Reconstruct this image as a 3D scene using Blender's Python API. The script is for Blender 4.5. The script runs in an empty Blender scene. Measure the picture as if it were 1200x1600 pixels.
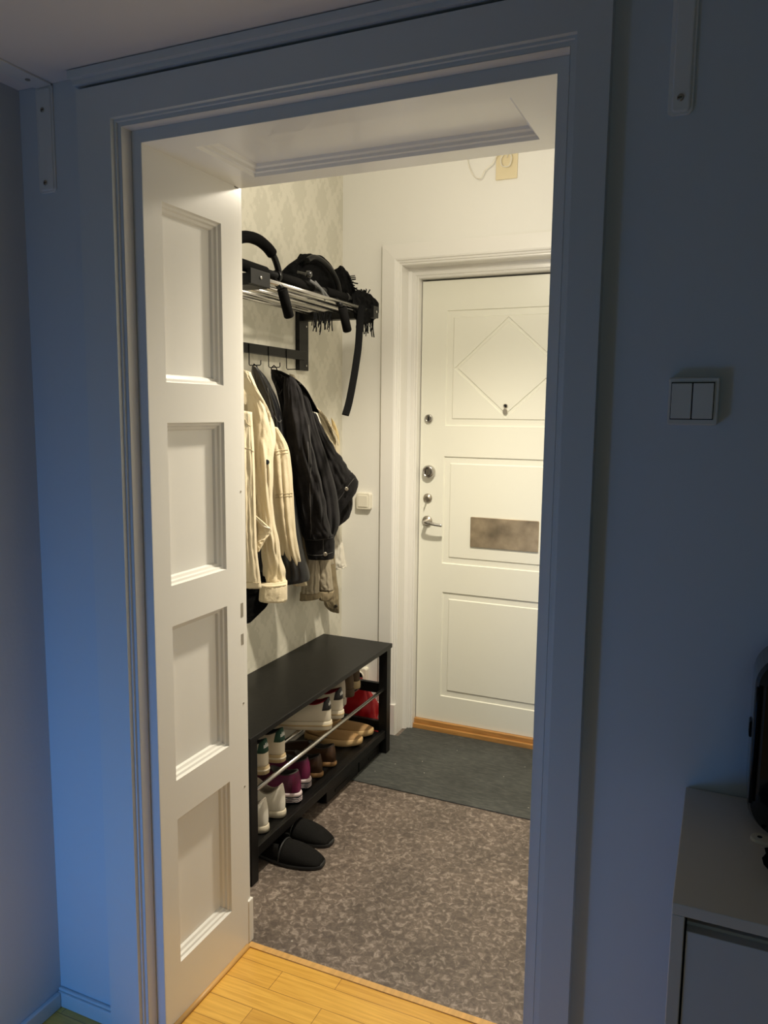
import bpy, math, random
from mathutils import Vector, Matrix
from mathutils.bvhtree import BVHTree
from mathutils import noise as mnoise
random.seed(7)
C = bpy.context.scene.collection
SC = bpy.context.scene
EYE = 1.51
# ------------------------------------------------------------------ camera
YAW, PITCH, ROLL, FPX = 0.41616, 0.12773, 0.01035, 1208.4
fwd = Vector((-math.sin(YAW)*math.cos(PITCH), math.cos(YAW)*math.cos(PITCH), -math.sin(PITCH)))
r0 = Vector((math.cos(YAW), math.sin(YAW), 0)); u0 = r0.cross(fwd)
rv = math.cos(ROLL)*r0 + math.sin(ROLL)*u0
uv = -math.sin(ROLL)*r0 + math.cos(ROLL)*u0
cam = bpy.data.cameras.new('camera'); co = bpy.data.objects.new('camera', cam); C.objects.link(co)
m = Matrix.Identity(4)
for i in range(3):
    m[i][0] = rv[i]; m[i][1] = uv[i]; m[i][2] = -fwd[i]
m.translation = Vector((0, 0, EYE)); co.matrix_world = m
cam.sensor_fit = 'VERTICAL'; cam.sensor_height = 36; cam.sensor_width = 27
cam.lens = 36*FPX/1600; cam.clip_start = .02
SC.camera = co
# ------------------------------------------------------------------ light and exposure
SC.view_settings.view_transform = 'Standard'; SC.view_settings.look = 'None'
SC.view_settings.gamma = 1; SC.view_settings.use_curve_mapping = False
SC.view_settings.exposure = 0.0
w = bpy.data.worlds.new('world'); SC.world = w; w.use_nodes = True
w.node_tree.nodes['Background'].inputs[0].default_value = (.35, .45, .6, 1)
w.node_tree.nodes['Background'].inputs[1].default_value = .05
def light(name, kind, loc, energy, color, size=.1, sy=None, rot=None):
    l = bpy.data.lights.new(name, kind); l.energy = energy; l.color = color
    if kind == 'AREA':
        l.shape = 'RECTANGLE'; l.size = size; l.size_y = sy or size
    else:
        l.shadow_soft_size = size
    o = bpy.data.objects.new(name, l); o.location = loc; C.objects.link(o)
    if rot: o.rotation_euler = rot
    return o
LAMP = Vector((-.83, 2.33, 2.30))
light('hall_lamp_glow', 'POINT', LAMP, 12.5, (1, .905, .735), .04)
_l = light('hall_lamp_light', 'SPOT', LAMP, 134, (1, .905, .735), .04)
_l.data.spot_size = math.radians(134); _l.data.spot_blend = 1.0
# added cool lights in two invented windows, low left and back wall
light('added_light_low', 'AREA', (-1.335, .24, .37), 4.6, (.045, .34, 1), .21, .52, (math.radians(90), 0, 0))
light('added_light_back', 'AREA', (.5, -2.62, 1.5), 2.7, (.50, .85, 1), 1.6, 1.3, (math.radians(90), 0, 0))

# ------------------------------------------------------------------ helpers
def ray(px, py):
    return rv*((px-600)/FPX) - uv*((py-800)/FPX) + fwd
AX = {'x': 0, 'y': 1, 'z': 2}
def at(px, py, ax, val):
    d = ray(px, py); v = val - (EYE if ax == 'z' else 0)
    p = d*(v/d[AX[ax]]); return Vector((p.x, p.y, p.z+EYE))

class MB:
    def __init__(s): s.v = []; s.f = []; s.sm = []
    def add(s, vs, fs, smooth=False):
        n = len(s.v); s.v += [tuple(v) for v in vs]
        s.f += [tuple(i+n for i in f) for f in fs]; s.sm += [smooth]*len(fs)
    def box(s, x0, x1, y0, y1, z0, z1):
        s.add([(x, y, z) for x in (x0, x1) for y in (y0, y1) for z in (z0, z1)],
              [(0, 1, 3, 2), (4, 6, 7, 5), (0, 4, 5, 1), (2, 3, 7, 6), (0, 2, 6, 4), (1, 5, 7, 3)])
        return s
    def rings(s, R, closed=True, cap0=True, cap1=True, smooth=True):
        n = len(R[0]); vs = [p for r in R for p in r]; fs = []
        for i in range(len(R)-1):
            for j in range(n if closed else n-1):
                k = (j+1) % n
                fs.append((i*n+j, i*n+k, (i+1)*n+k, (i+1)*n+j))
        s.add(vs, fs, smooth); b = len(s.v)-len(vs)
        if closed and cap0: s.f.append(tuple(b+j for j in range(n))[::-1]); s.sm.append(False)
        if closed and cap1: s.f.append(tuple(b+(len(R)-1)*n+j for j in range(n))); s.sm.append(False)
        return s
    def tube(s, pts, r, n=10, caps=True, flat=1.0, up=None):
        pts = [Vector(p) for p in pts]; R = []; prev = None
        for i, p in enumerate(pts):
            d = (pts[min(i+1, len(pts)-1)] - pts[max(i-1, 0)]).normalized()
            if prev is None:
                a = Vector(up) if up else (Vector((0, 0, 1)) if abs(d.z) < .9 else Vector((1, 0, 0)))
            else: a = prev
            a = (a - d*a.dot(d)).normalized(); prev = a; b = d.cross(a)
            rr = r[i] if isinstance(r, (list, tuple)) else r
            R.append([p + a*(rr*math.cos(t)) + b*(rr*flat*math.sin(t)) for t in [2*math.pi*k/n for k in range(n)]])
        return s.rings(R, True, caps, caps)
    def lathe(s, prof, origin, axis, n=24):
        axis = Vector(axis).normalized(); a = axis.orthogonal().normalized(); b = axis.cross(a); o = Vector(origin)
        R = [[o + axis*h + a*(max(r, 1e-5)*math.cos(2*math.pi*k/n)) + b*(max(r, 1e-5)*math.sin(2*math.pi*k/n)) for k in range(n)] for r, h in prof]
        return s.rings(R, True, True, True)
    def rbox(s, u0_, u1, v0, v1, d0, d1, rad, mp, n=6, bev=0.0):
        # rounded rectangle in (u,v) extruded d0..d1, mp maps (u,v,d)->xyz
        def loop(ins):
            pts = []; r = max(rad-ins, 1e-4)
            for cx, cy, a0 in ((u1-rad, v1-rad, 0), (u0_+rad, v1-rad, 90), (u0_+rad, v0+rad, 180), (u1-rad, v0+rad, 270)):
                for k in range(n+1):
                    t = math.radians(a0 + 90*k/n); pts.append((cx+r*math.cos(t), cy+r*math.sin(t)))
            return pts
        R = [[mp(u, v, d0) for u, v in loop(0)]]
        if bev:
            R.append([mp(u, v, d1-bev) for u, v in loop(0)])
            R.append([mp(u, v, d1-bev*.3) for u, v in loop(bev*.3)])
            R.append([mp(u, v, d1) for u, v in loop(bev)])
        else: R.append([mp(u, v, d1) for u, v in loop(0)])
        return s.rings(R, smooth=False)
    def build(s, name, mat, parent=None, bevel=0, subsurf=0):
        me = bpy.data.meshes.new(name); me.from_pydata(s.v, [], s.f); me.validate()
        me.polygons.foreach_set('use_smooth', s.sm if len(s.sm) == len(me.polygons) else [False]*len(me.polygons))
        import bmesh
        bm = bmesh.new(); bm.from_mesh(me); bmesh.ops.recalc_face_normals(bm, faces=bm.faces); bm.to_mesh(me); bm.free()
        me.materials.append(mat)
        o = bpy.data.objects.new(name, me); C.objects.link(o)
        if parent: o.parent = parent; o.matrix_parent_inverse = Matrix.Translation(-world_loc(parent))
        if bevel:
            b = o.modifiers.new('b', 'BEVEL'); b.width = bevel; b.segments = 2; b.limit_method = 'ANGLE'; b.angle_limit = .7
        if subsurf:
            b = o.modifiers.new('s', 'SUBSURF'); b.levels = b.render_levels = subsurf
        return o
def world_loc(o):
    l = Vector(o.location)
    while o.parent: l = l + (o.matrix_parent_inverse.translation) + Vector(o.parent.location); o = o.parent
    return l
def tag(o, label=None, cat=None, group=None, kind=None):
    if label: o['label'] = label
    if cat: o['category'] = cat
    if group: o['group'] = group
    if kind: o['kind'] = kind
    return o
def thing(name, label, cat, loc, group=None):
    o = bpy.data.objects.new(name, None); o.empty_display_size = .05; o.location = loc; C.objects.link(o)
    return tag(o, label, cat, group)
def struct(name, mb, mat, **k):
    o = mb.build(name, mat, **k)
    if not k.get('parent'): o['kind'] = 'structure'
    return o
def catmull(P, sub):
    out = []
    for i in range(len(P)-1):
        p0 = P[max(i-1, 0)]; p1 = P[i]; p2 = P[i+1]; p3 = P[min(i+2, len(P)-1)]
        for k in range(sub):
            t = k/sub
            out.append([.5*((2*b)+(-a+c)*t+(2*a-5*b+4*c-d)*t*t+(-a+3*b-3*c+d)*t**3) for a, b, c, d in zip(p0, p1, p2, p3)])
    out.append(list(P[-1])); return out
def smooth_path(P, sub=6): return [Vector(p) for p in catmull([list(p) for p in P], sub)]

# ------------------------------------------------------------------ materials
def mat(name, col, rough=.5, metal=0, bump=0, bscale=60, spec=.5, coat=0, var=0, vscale=8, sheen=0, trans=0, stretch=None):
    m = bpy.data.materials.new(name); m.use_nodes = True; nt = m.node_tree; b = nt.nodes['Principled BSDF']
    b.inputs['Base Color'].default_value = (*col, 1); b.inputs['Roughness'].default_value = rough
    b.inputs['Metallic'].default_value = metal; b.inputs['Specular IOR Level'].default_value = spec
    b.inputs['Coat Weight'].default_value = coat; b.inputs['Sheen Weight'].default_value = sheen
    b.inputs['Transmission Weight'].default_value = trans
    tc = nt.nodes.new('ShaderNodeTexCoord'); src = tc.outputs['Object']
    if stretch:
        mp = nt.nodes.new('ShaderNodeMapping'); mp.inputs['Scale'].default_value = stretch
        nt.links.new(src, mp.inputs[0]); src = mp.outputs[0]
    if bump:
        n = nt.nodes.new('ShaderNodeTexNoise'); n.inputs['Scale'].default_value = bscale; n.inputs['Detail'].default_value = 4
        nt.links.new(src, n.inputs['Vector'])
        bp = nt.nodes.new('ShaderNodeBump'); bp.inputs['Strength'].default_value = bump; bp.inputs['Distance'].default_value = .002
        nt.links.new(n.outputs['Fac'], bp.inputs['Height']); nt.links.new(bp.outputs[0], b.inputs['Normal'])
    if var:
        n2 = nt.nodes.new('ShaderNodeTexNoise'); n2.inputs['Scale'].default_value = vscale; n2.inputs['Detail'].default_value = 5
        nt.links.new(src, n2.inputs['Vector'])
        r = nt.nodes.new('ShaderNodeValToRGB')
        r.color_ramp.elements[0].position = .35; r.color_ramp.elements[1].position = .68
        r.color_ramp.elements[0].color = (*[max(c*(1-var), 0) for c in col], 1)
        r.color_ramp.elements[1].color = (*[min(c*(1+var), 1) for c in col], 1)
        nt.links.new(n2.outputs['Fac'], r.inputs[0]); nt.links.new(r.outputs[0], b.inputs['Base Color'])
    return m
M = {}
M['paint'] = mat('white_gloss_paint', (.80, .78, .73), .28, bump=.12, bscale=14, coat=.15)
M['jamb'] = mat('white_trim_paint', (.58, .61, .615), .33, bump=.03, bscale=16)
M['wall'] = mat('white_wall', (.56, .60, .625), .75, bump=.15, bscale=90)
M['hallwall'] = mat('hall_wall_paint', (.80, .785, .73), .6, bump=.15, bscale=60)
M['ceil'] = mat('ceiling_paint', (.75, .74, .72), .85)
M['shelfwhite'] = mat('white_shelf_board', (.74, .70, .66), .5)
M['door'] = mat('cream_door_paint', (.85, .84, .735), .34, bump=.06, bscale=18)
M['black'] = mat('black_painted_wood', (.0045, .0042, .004), .42, bump=.15, bscale=40, spec=.3)
M['blackmetal'] = mat('black_metal', (.003, .003, .003), .34, spec=.2)
M['foam'] = mat('black_foam', (.003, .0028, .0026), .85, bump=.4, bscale=400, spec=.05)
M['blackgloss'] = mat('black_gloss', (.006, .006, .006), .16, coat=.6)
M['chrome'] = mat('chrome', (.52, .50, .47), .22, metal=1)
M['steel'] = mat('brushed_steel', (.42, .38, .32), .34, metal=1)
M['darkhole'] = mat('dark_void', (.006, .006, .006), .9)
M['plastic'] = mat('cream_plastic', (.78, .74, .62), .35)
M['yellowed'] = mat('yellowed_plastic', (.72, .62, .40), .45)
M['plasticgrey'] = mat('grey_switch_plastic', (.60, .58, .53), .35)
M['plate'] = mat('worn_steel_plate', (.36, .29, .20), .5, metal=.55, var=.45, vscale=9, bump=.2, bscale=7)
M['brktw'] = mat('white_bracket_metal', (.68, .68, .65), .4)
M['cablewhite'] = mat('white_cable', (.72, .68, .58), .4)
M['cream'] = mat('cream_denim', (.62, .53, .365), .85, bump=.45, bscale=220, var=.07, vscale=10, sheen=.15)
M['creamdark'] = mat('cream_stitching', (.45, .37, .23), .8)
M['whitecloth'] = mat('white_cotton', (.78, .74, .64), .85, bump=.3, bscale=150)
M['beige'] = mat('beige_trench_cloth', (.36, .31, .225), .8, bump=.3, bscale=200, var=.06)
M['beigehem'] = mat('beige_hem', (.25, .20, .12), .85, bump=.3, bscale=200)
M['yellowcloth'] = mat('pale_yellow_cloth', (.66, .52, .27), .85, bump=.3, bscale=200)
M['denim'] = mat('black_denim', (.010, .009, .0095), .8, bump=.5, bscale=180, var=.45, vscale=22, sheen=.05, spec=.12)
M['denimstitch'] = mat('grey_stitching', (.085, .08, .075), .8)
M['leather'] = mat('black_nylon', (.006, .006, .007), .36, bump=.5, bscale=35)
M['cord'] = mat('black_corduroy', (.003, .003, .003), .9, bump=.5, bscale=200, spec=.05)
M['blackcloth'] = mat('black_wool', (.003, .003, .003), .9, bump=.6, bscale=120, spec=.05)
M['slip'] = mat('black_felt', (.009, .0085, .008), .9, bump=.6, bscale=300, spec=.12)
M['sliprim'] = mat('black_rubber', (.012, .012, .012), .5)
M['sneakw'] = mat('offwhite_leather', (.66, .60, .48), .5, bump=.2, bscale=60, var=.06)
M['sneakgrey'] = mat('worn_grey_canvas', (.40, .35, .29), .75, bump=.4, bscale=120, var=.15)
M['solew'] = mat('offwhite_rubber', (.64, .57, .44), .5)
M['soletan'] = mat('tan_rubber', (.50, .38, .21), .55)
M['green'] = mat('dark_green_suede', (.012, .055, .035), .8)
M['blacktab'] = mat('black_heel_leather', (.01, .01, .012), .5)
M['textw'] = mat('white_lettering', (.8, .8, .78), .5)
M['lining'] = mat('dark_lining', (.05, .045, .04), .9)
M['redlining'] = mat('red_lining', (.30, .012, .02), .9)
M['whitelining'] = mat('beige_lining', (.36, .31, .25), .9)
M['purple'] = mat('magenta_purple_mesh', (.10, .010, .045), .4, bump=.3, bscale=90, var=.5, vscale=18)
M['solepale'] = mat('pale_pink_foam', (.70, .58, .58), .5)
M['soledark'] = mat('dark_blue_rubber', (.03, .035, .05), .45)
M['brownl'] = mat('dark_brown_leather', (.055, .026, .012), .3, var=.3, coat=.2)
M['brownsole'] = mat('brown_sole', (.30, .16, .06), .5)
M['taupe'] = mat('brown_suede', (.085, .055, .03), .85, bump=.3, bscale=150)
M['tan'] = mat('tan_suede', (.36, .21, .085), .7, bump=.2, bscale=100, var=.1)
M['tansole'] = mat('cork_sole', (.62, .42, .20), .7, bump=.3, bscale=140)
M['red'] = mat('red_plastic', (.62, .012, .02), .3, bump=.3, bscale=25)
M['cab'] = mat('white_laminate', (.66, .62, .56), .45)
M['cabdoor'] = mat('white_door_laminate', (.60, .62, .64), .4)
M['oak'] = mat('oak_threshold', (.48, .24, .07), .4, var=.2, vscale=6, stretch=(1.5, 14, 14))
M['oaklight'] = mat('light_oak_trim', (.66, .38, .12), .4, var=.12, vscale=6, stretch=(14, 1.5, 14))

def wallpaper():
    m = mat('damask_wallpaper', (.6, .58, .5), .6); nt = m.node_tree; N = nt.nodes; L = nt.links; b = N['Principled BSDF']
    tc = N.new('ShaderNodeTexCoord'); sp = N.new('ShaderNodeSeparateXYZ')
    nz = N.new('ShaderNodeTexNoise'); nz.inputs['Scale'].default_value = 14; nz.inputs['Detail'].default_value = 3
    L.new(tc.outputs['Object'], nz.inputs['Vector'])
    mx = N.new('ShaderNodeMixRGB'); mx.blend_type = 'LINEAR_LIGHT'; mx.inputs[0].default_value = .02
    L.new(tc.outputs['Object'], mx.inputs[1]); L.new(nz.outputs['Color'], mx.inputs[2]); L.new(mx.outputs[0], sp.inputs[0])
    def mth(op, a, bb=None):
        n = N.new('ShaderNodeMath'); n.operation = op
        for i, v in enumerate((a, bb)):
            if v is None: continue
            if isinstance(v, (int, float)): n.inputs[i].default_value = v
            else: L.new(v, n.inputs[i])
        return n.outputs[0]
    cy = mth('COSINE', mth('MULTIPLY', sp.outputs['Y'], 2*math.pi/.19)); cz = mth('COSINE', mth('MULTIPLY', sp.outputs['Z'], 2*math.pi/.30))
    lat = mth('ABSOLUTE', mth('ADD', cy, cz))
    c2 = mth('COSINE', mth('MULTIPLY', sp.outputs['Y'], 2*math.pi/.0475)); c3 = mth('COSINE', mth('MULTIPLY', sp.outputs['Z'], 2*math.pi/.06))
    lat = mth('ADD', mth('MULTIPLY', lat, .35), mth('MULTIPLY', mth('MULTIPLY', c2, c3), .22))
    n2 = N.new('ShaderNodeTexNoise'); n2.inputs['Scale'].default_value = 80; n2.inputs['Detail'].default_value = 2; n2.inputs['Distortion'].default_value = 1.6
    mp2 = N.new('ShaderNodeMapping'); mp2.inputs['Scale'].default_value = (1, 1.3, .8)
    L.new(tc.outputs['Object'], mp2.inputs[0]); L.new(mp2.outputs[0], n2.inputs['Vector'])
    tot = mth('ADD', lat, mth('MULTIPLY', n2.outputs['Fac'], .9))
    r = N.new('ShaderNodeValToRGB'); r.color_ramp.elements[0].position = .62; r.color_ramp.elements[1].position = .80
    r.color_ramp.elements[0].color = (.68, .65, .55, 1); r.color_ramp.elements[1].color = (.60, .575, .48, 1)
    L.new(tot, r.inputs[0]); L.new(r.outputs[0], b.inputs['Base Color']); return m
M['wallpaper'] = wallpaper()

def parquet():
    m = mat('oak_parquet', (.6, .35, .1), .33, coat=.15); nt = m.node_tree; N = nt.nodes; L = nt.links; b = N['Principled BSDF']
    tc = N.new('ShaderNodeTexCoord'); br = N.new('ShaderNodeTexBrick')
    br.inputs['Scale'].default_value = 1; br.inputs['Brick Width'].default_value = .43; br.inputs['Row Height'].default_value = .072
    br.inputs['Mortar Size'].default_value = .0008; br.inputs['Bias'].default_value = 0; br.inputs['Mortar Smooth'].default_value = .1
    br.inputs['Color1'].default_value = (.90, .53, .10, 1); br.inputs['Color2'].default_value = (.76, .42, .075, 1); br.inputs['Mortar'].default_value = (.34, .16, .035, 1)
    br.offset = .37
    L.new(tc.outputs['Object'], br.inputs['Vector'])
    mp = N.new('ShaderNodeMapping'); mp.inputs['Scale'].default_value = (2.2, 38, 1); L.new(tc.outputs['Object'], mp.inputs[0])
    n = N.new('ShaderNodeTexNoise'); n.inputs['Scale'].default_value = 3; n.inputs['Detail'].default_value = 6; n.inputs['Distortion'].default_value = .7
    L.new(mp.outputs[0], n.inputs['Vector'])
    r = N.new('ShaderNodeValToRGB'); r.color_ramp.elements[0].position = .3; r.color_ramp.elements[1].position = .7
    r.color_ramp.elements[0].color = (.78, .72, .62, 1); r.color_ramp.elements[1].color = (1, 1, 1, 1)
    L.new(n.outputs['Fac'], r.inputs[0])
    mx = N.new('ShaderNodeMixRGB'); mx.blend_type = 'MULTIPLY'; mx.inputs[0].default_value = 1
    L.new(br.outputs['Color'], mx.inputs[1]); L.new(r.outputs[0], mx.inputs[2]); L.new(mx.outputs[0], b.inputs['Base Color'])
    return m
M['parquet'] = parquet()

def lino(name, c0, c1, c2, s1, dist, rough, stretch=(1, 1, 1), specks=True):
    m = mat(name, c0, rough); nt = m.node_tree; N = nt.nodes; L = nt.links; b = N['Principled BSDF']
    tc = N.new('ShaderNodeTexCoord'); mp = N.new('ShaderNodeMapping'); mp.inputs['Scale'].default_value = stretch; L.new(tc.outputs['Object'], mp.inputs[0])
    n = N.new('ShaderNodeTexNoise'); n.inputs['Scale'].default_value = s1; n.inputs['Detail'].default_value = 7; n.inputs['Roughness'].default_value = .62; n.inputs['Distortion'].default_value = dist
    L.new(mp.outputs[0], n.inputs['Vector'])
    r = N.new('ShaderNodeValToRGB'); e = r.color_ramp.elements
    e[0].position = .36; e[0].color = (*c0, 1); e[1].position = .66; e[1].color = (*c2, 1); k = e.new(.52); k.color = (*c1, 1)
    L.new(n.outputs['Fac'], r.inputs[0])
    n3 = N.new('ShaderNodeTexNoise'); n3.inputs['Scale'].default_value = 5; n3.inputs['Detail'].default_value = 3; L.new(tc.outputs['Object'], n3.inputs['Vector'])
    r3 = N.new('ShaderNodeValToRGB'); r3.color_ramp.elements[0].position = .35; r3.color_ramp.elements[1].position = .65
    r3.color_ramp.elements[0].color = (.80, .80, .80, 1); r3.color_ramp.elements[1].color = (1.12, 1.12, 1.12, 1); L.new(n3.outputs['Fac'], r3.inputs[0])
    mx = N.new('ShaderNodeMixRGB'); mx.blend_type = 'MULTIPLY'; mx.inputs[0].default_value = 1
    L.new(r.outputs[0], mx.inputs[1]); L.new(r3.outputs[0], mx.inputs[2]); out = mx.outputs[0]
    if specks:
        v = N.new('ShaderNodeTexVoronoi'); v.inputs['Scale'].default_value = 14; L.new(tc.outputs['Object'], v.inputs['Vector'])
        lt = N.new('ShaderNodeMath'); lt.operation = 'LESS_THAN'; lt.inputs[1].default_value = .035; L.new(v.outputs['Distance'], lt.inputs[0])
        mx2 = N.new('ShaderNodeMixRGB'); mx2.inputs[2].default_value = (.45, .42, .36, 1); L.new(lt.outputs[0], mx2.inputs[0]); L.new(out, mx2.inputs[1]); out = mx2.outputs[0]
    L.new(out, b.inputs['Base Color'])
    bp = N.new('ShaderNodeBump'); bp.inputs['Strength'].default_value = .25; bp.inputs['Distance'].default_value = .002
    L.new(n.outputs['Fac'], bp.inputs['Height']); L.new(bp.outputs[0], b.inputs['Normal'])
    return m
M['lino'] = lino('marbled_brown_linoleum', (.090, .067, .054), (.150, .115, .091), (.33, .27, .225), 52, .9, .55)
M['mat'] = lino('grey_green_doormat', (.040, .043, .040), (.058, .061, .055), (.088, .090, .080), 30, .3, .7, (.8, 3, 1))

# ------------------------------------------------------------------ structure
XR, XRR, ZH = -1.162, -.293, 2.066          # opening: left, right, head
YW, YB = 1.325, 1.711                       # near wall face, end of the reveal
XHL, XHR, YD = -1.647, -.12, 3.234          # hall: left, right, end wall
XL = -1.476                                 # near room left wall
b = MB().box(-3, 3.2, -3.2, YB+.005, -.12, 0); struct('floor', b, M['parquet'])
b = MB().box(XHL-.3, XHR+.3, YB+.005, 3.6, -.12, 0); tag(struct('floor_hall', b, M['lino']))
b = MB().box(XR, XRR, YB-.012, YB+.008, 0, .003); struct('trim_1', b, M['oaklight'])
b = MB()
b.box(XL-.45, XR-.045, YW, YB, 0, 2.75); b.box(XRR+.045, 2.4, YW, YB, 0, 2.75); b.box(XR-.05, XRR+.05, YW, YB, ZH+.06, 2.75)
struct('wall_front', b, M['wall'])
b = MB()                                     # near room left wall; return wall added to hold the low light
b.box(XL-.2, XL, -2.8, YW, 0, 2.75)
b.box(XL, -1.45, .10, .22, 0, 2.7); b.box(-1.22, -.95, .10, .22, 0, 2.7); b.box(-1.45, -1.22, .10, .22, 0, .09); b.box(-1.45, -1.22, .10, .22, .65, 2.7)
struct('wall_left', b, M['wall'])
b = MB()
b.box(XL+.001, -1.442, .20, .232, .07, .67); b.box(-1.228, -1.20, .20, .232, .07, .67); b.box(-1.442, -1.228, .20, .232, .07, .105); b.box(-1.442, -1.228, .20, .232, .635, .67)
struct('added_window_1', b, M['jamb'], bevel=.003)  # frame of the invented low window around the added light
struct('wall_right', MB().box(2.2, 2.4, -2.8, YW, 0, 2.75), M['wall'])
b = MB(); b.box(XL-.2, -.35, -2.8, -2.6, 0, 2.75); b.box(1.35, 2.4, -2.8, -2.6, 0, 2.75); b.box(-.35, 1.35, -2.8, -2.6, 2.2, 2.75); b.box(-.35, 1.35, -2.8, -2.6, 0, .82)  # opening invented for the added back light
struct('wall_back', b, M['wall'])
struct('ceiling', MB().box(XL-.2, 2.4, -2.8, YW, 2.7, 2.8), M['ceil'])
struct('ceiling_hall', MB().box(XHL-.2, XHR+.2, YB, YD+.2, 2.72, 2.8), M['ceil'])
struct('wall_hall_left', MB().box(XHL-.15, XHL, YB, YD, 0, 2.72), M['wallpaper'])
struct('wall_hall_right', MB().box(XHR, XHR+.15, YB, YD, 0, 2.72), M['hallwall'])
DX0, DX1, DZ = -1.352, -.455, 2.150        # front door frame opening in the end wall
b = MB(); b.box(XHL-.15, DX0-.03, YD, YD+.25, 0, 2.72); b.box(DX1+.03, XHR+.15, YD, YD+.25, 0, 2.72); b.box(DX0-.03, DX1+.03, YD, YD+.25, DZ+.03, 2.72)
struct('wall_hall_end', b, M['hallwall'])

def board(mbd, u0_, u1, v0, v1, panels, prof, mp, thick=.03):
    """flat board with recessed, moulded panels"""
    us = sorted({u0_, u1, *[p[0] for p in panels], *[p[1] for p in panels]}); vs = sorted({v0, v1, *[p[2] for p in panels], *[p[3] for p in panels]})
    for i in range(len(us)-1):
        for j in range(len(vs)-1):
            uc = (us[i]+us[i+1])/2; vc = (vs[j]+vs[j+1])/2
            if any(p[0] < uc < p[1] and p[2] < vc < p[3] for p in panels): continue
            mbd.add([mp(us[i], vs[j], 0), mp(us[i+1], vs[j], 0), mp(us[i+1], vs[j+1], 0), mp(us[i], vs[j+1], 0)], [(0, 1, 2, 3)])
    for p in panels:
        R = [[mp(p[0]+a, p[2]+a, d), mp(p[1]-a, p[2]+a, d), mp(p[1]-a, p[3]-a, d), mp(p[0]+a, p[3]-a, d)] for a, d in prof]
        diamond = len(p) > 4
        mbd.rings(R, True, False, not diamond, smooth=False)
        if diamond:
            a, d0 = prof[-1]; x0, x1, z0, z1 = p[0]+a, p[1]-a, p[2]+a, p[3]-a; cx = (x0+x1)/2; cz = (z0+z1)/2
            def dia(ins, d):
                hx = (x1-x0)/2-ins*1.3; hz = (z1-z0)/2-ins*1.3
                return [mp(cx-hx, cz, d), mp(cx, cz-hz, d), mp(cx+hx, cz, d), mp(cx, cz+hz, d)]
            mbd.rings([dia(.002, d0), dia(.005, d0-.005), dia(.016, d0-.005), dia(.019, d0)], True, False, True, smooth=False)
            rc = [mp(x0, z0, d0), mp(x1, z0, d0), mp(x1, z1, d0), mp(x0, z1, d0)]; q = dia(.002, d0)
            mid = [mp(x0, cz, d0), mp(cx, z0, d0), mp(x1, cz, d0), mp(cx, z1, d0)]
            mbd.add(rc+q, [(0, 5, 4), (1, 6, 5), (2, 7, 6), (3, 4, 7), (0, 1, 5), (1, 2, 6), (2, 3, 7), (3, 0, 4)])
    c = [(u0_, v0), (u1, v0), (u1, v1), (u0_, v1)]
    mbd.rings([[mp(u, v, 0) for u, v in c], [mp(u, v, -thick) for u, v in c]], True, False, True, smooth=False)
REV = [(0, 0), (.003, -.007), (.008, -.009), (.010, -.015), (.016, -.018), (.019, -.024)]
PZ = [(1.573, 1.963), (1.105, 1.482), (.627, 1.008), (.153, .528)]
b = MB(); board(b, 1.3518, 1.686, 0, ZH, [(1.411, 1.628, z0, z1) for z0, z1 in PZ], REV, lambda u, v, d: (XR+d, u, v))
struct('trim_2', b, M['paint'])
b = MB(); board(b, 1.3518, 1.686, 0, ZH, [(1.411, 1.628, z0, z1) for z0, z1 in PZ], REV, lambda u, v, d: (XRR-d, u, v))
struct('trim_3', b, M['paint'])
b = MB(); board(b, XR, XRR, 1.3518, YB, [(-1.075, -.388, 1.417, 1.645)], REV, lambda u, v, d: (u, v, ZH-d))
struct('trim_4', b, M['paint'])
# rebate strips at the hall side, with strike plates
for i, (xs, sgn) in enumerate(((XR, -1), (XRR, 1))):
    b = MB(); x0, x1 = sorted((xs+sgn*.0025, xs+sgn*.045)); b.box(x0, x1, 1.6875, YB, 0, ZH)
    o = struct('trim_%d' % (5+i), b, M['paint'], bevel=.002)
    if i == 0:
        for z0, z1 in ((.962, 1.0), (.885, .915)):
            MB().box(XR-.004, XR-.0018, 1.693, 1.704, z0, z1).build('strike_plate', M['steel'], o)
        for z in (1.30, .72, .48): MB().lathe([(.003, 0), (.003, .001)], (XR-.0026, 1.70, z), (1, 0, 0), 8).build('screw', M['steel'], o)
# casing on the near side
def casing(mbd, x0, x1, zt, prof, outer, z0=0):
    R = []
    for k in range(4):
        ring = []
        for o_, y in prof:
            oo = [outer[0], outer[1], outer[1], outer[2]][k] if o_ is None else o_
            ox = [outer[0], outer[0], outer[2], outer[2]][k] if o_ is None else o_
            ring.append([(x0-ox, y, z0), (x0-ox, y, zt+oo), (x1+ox, y, zt+oo), (x1+ox, y, z0)][k])
        R.append(ring)
    mbd.rings(R, False, smooth=False)
b = MB()
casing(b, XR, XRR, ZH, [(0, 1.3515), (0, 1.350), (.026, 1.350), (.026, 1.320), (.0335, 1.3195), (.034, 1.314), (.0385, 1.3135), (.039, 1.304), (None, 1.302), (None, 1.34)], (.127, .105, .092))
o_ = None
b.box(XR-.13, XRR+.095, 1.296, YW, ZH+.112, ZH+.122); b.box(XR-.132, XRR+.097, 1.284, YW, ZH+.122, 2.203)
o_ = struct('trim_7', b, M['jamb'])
b = MB(); casing(b, XR-.026, XRR+.026, ZH+.026, [(-.0006, 1.3495), (-.0006, 1.3203)], (0, 0, 0)); struct('trim_13', b, M['paint'])
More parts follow.
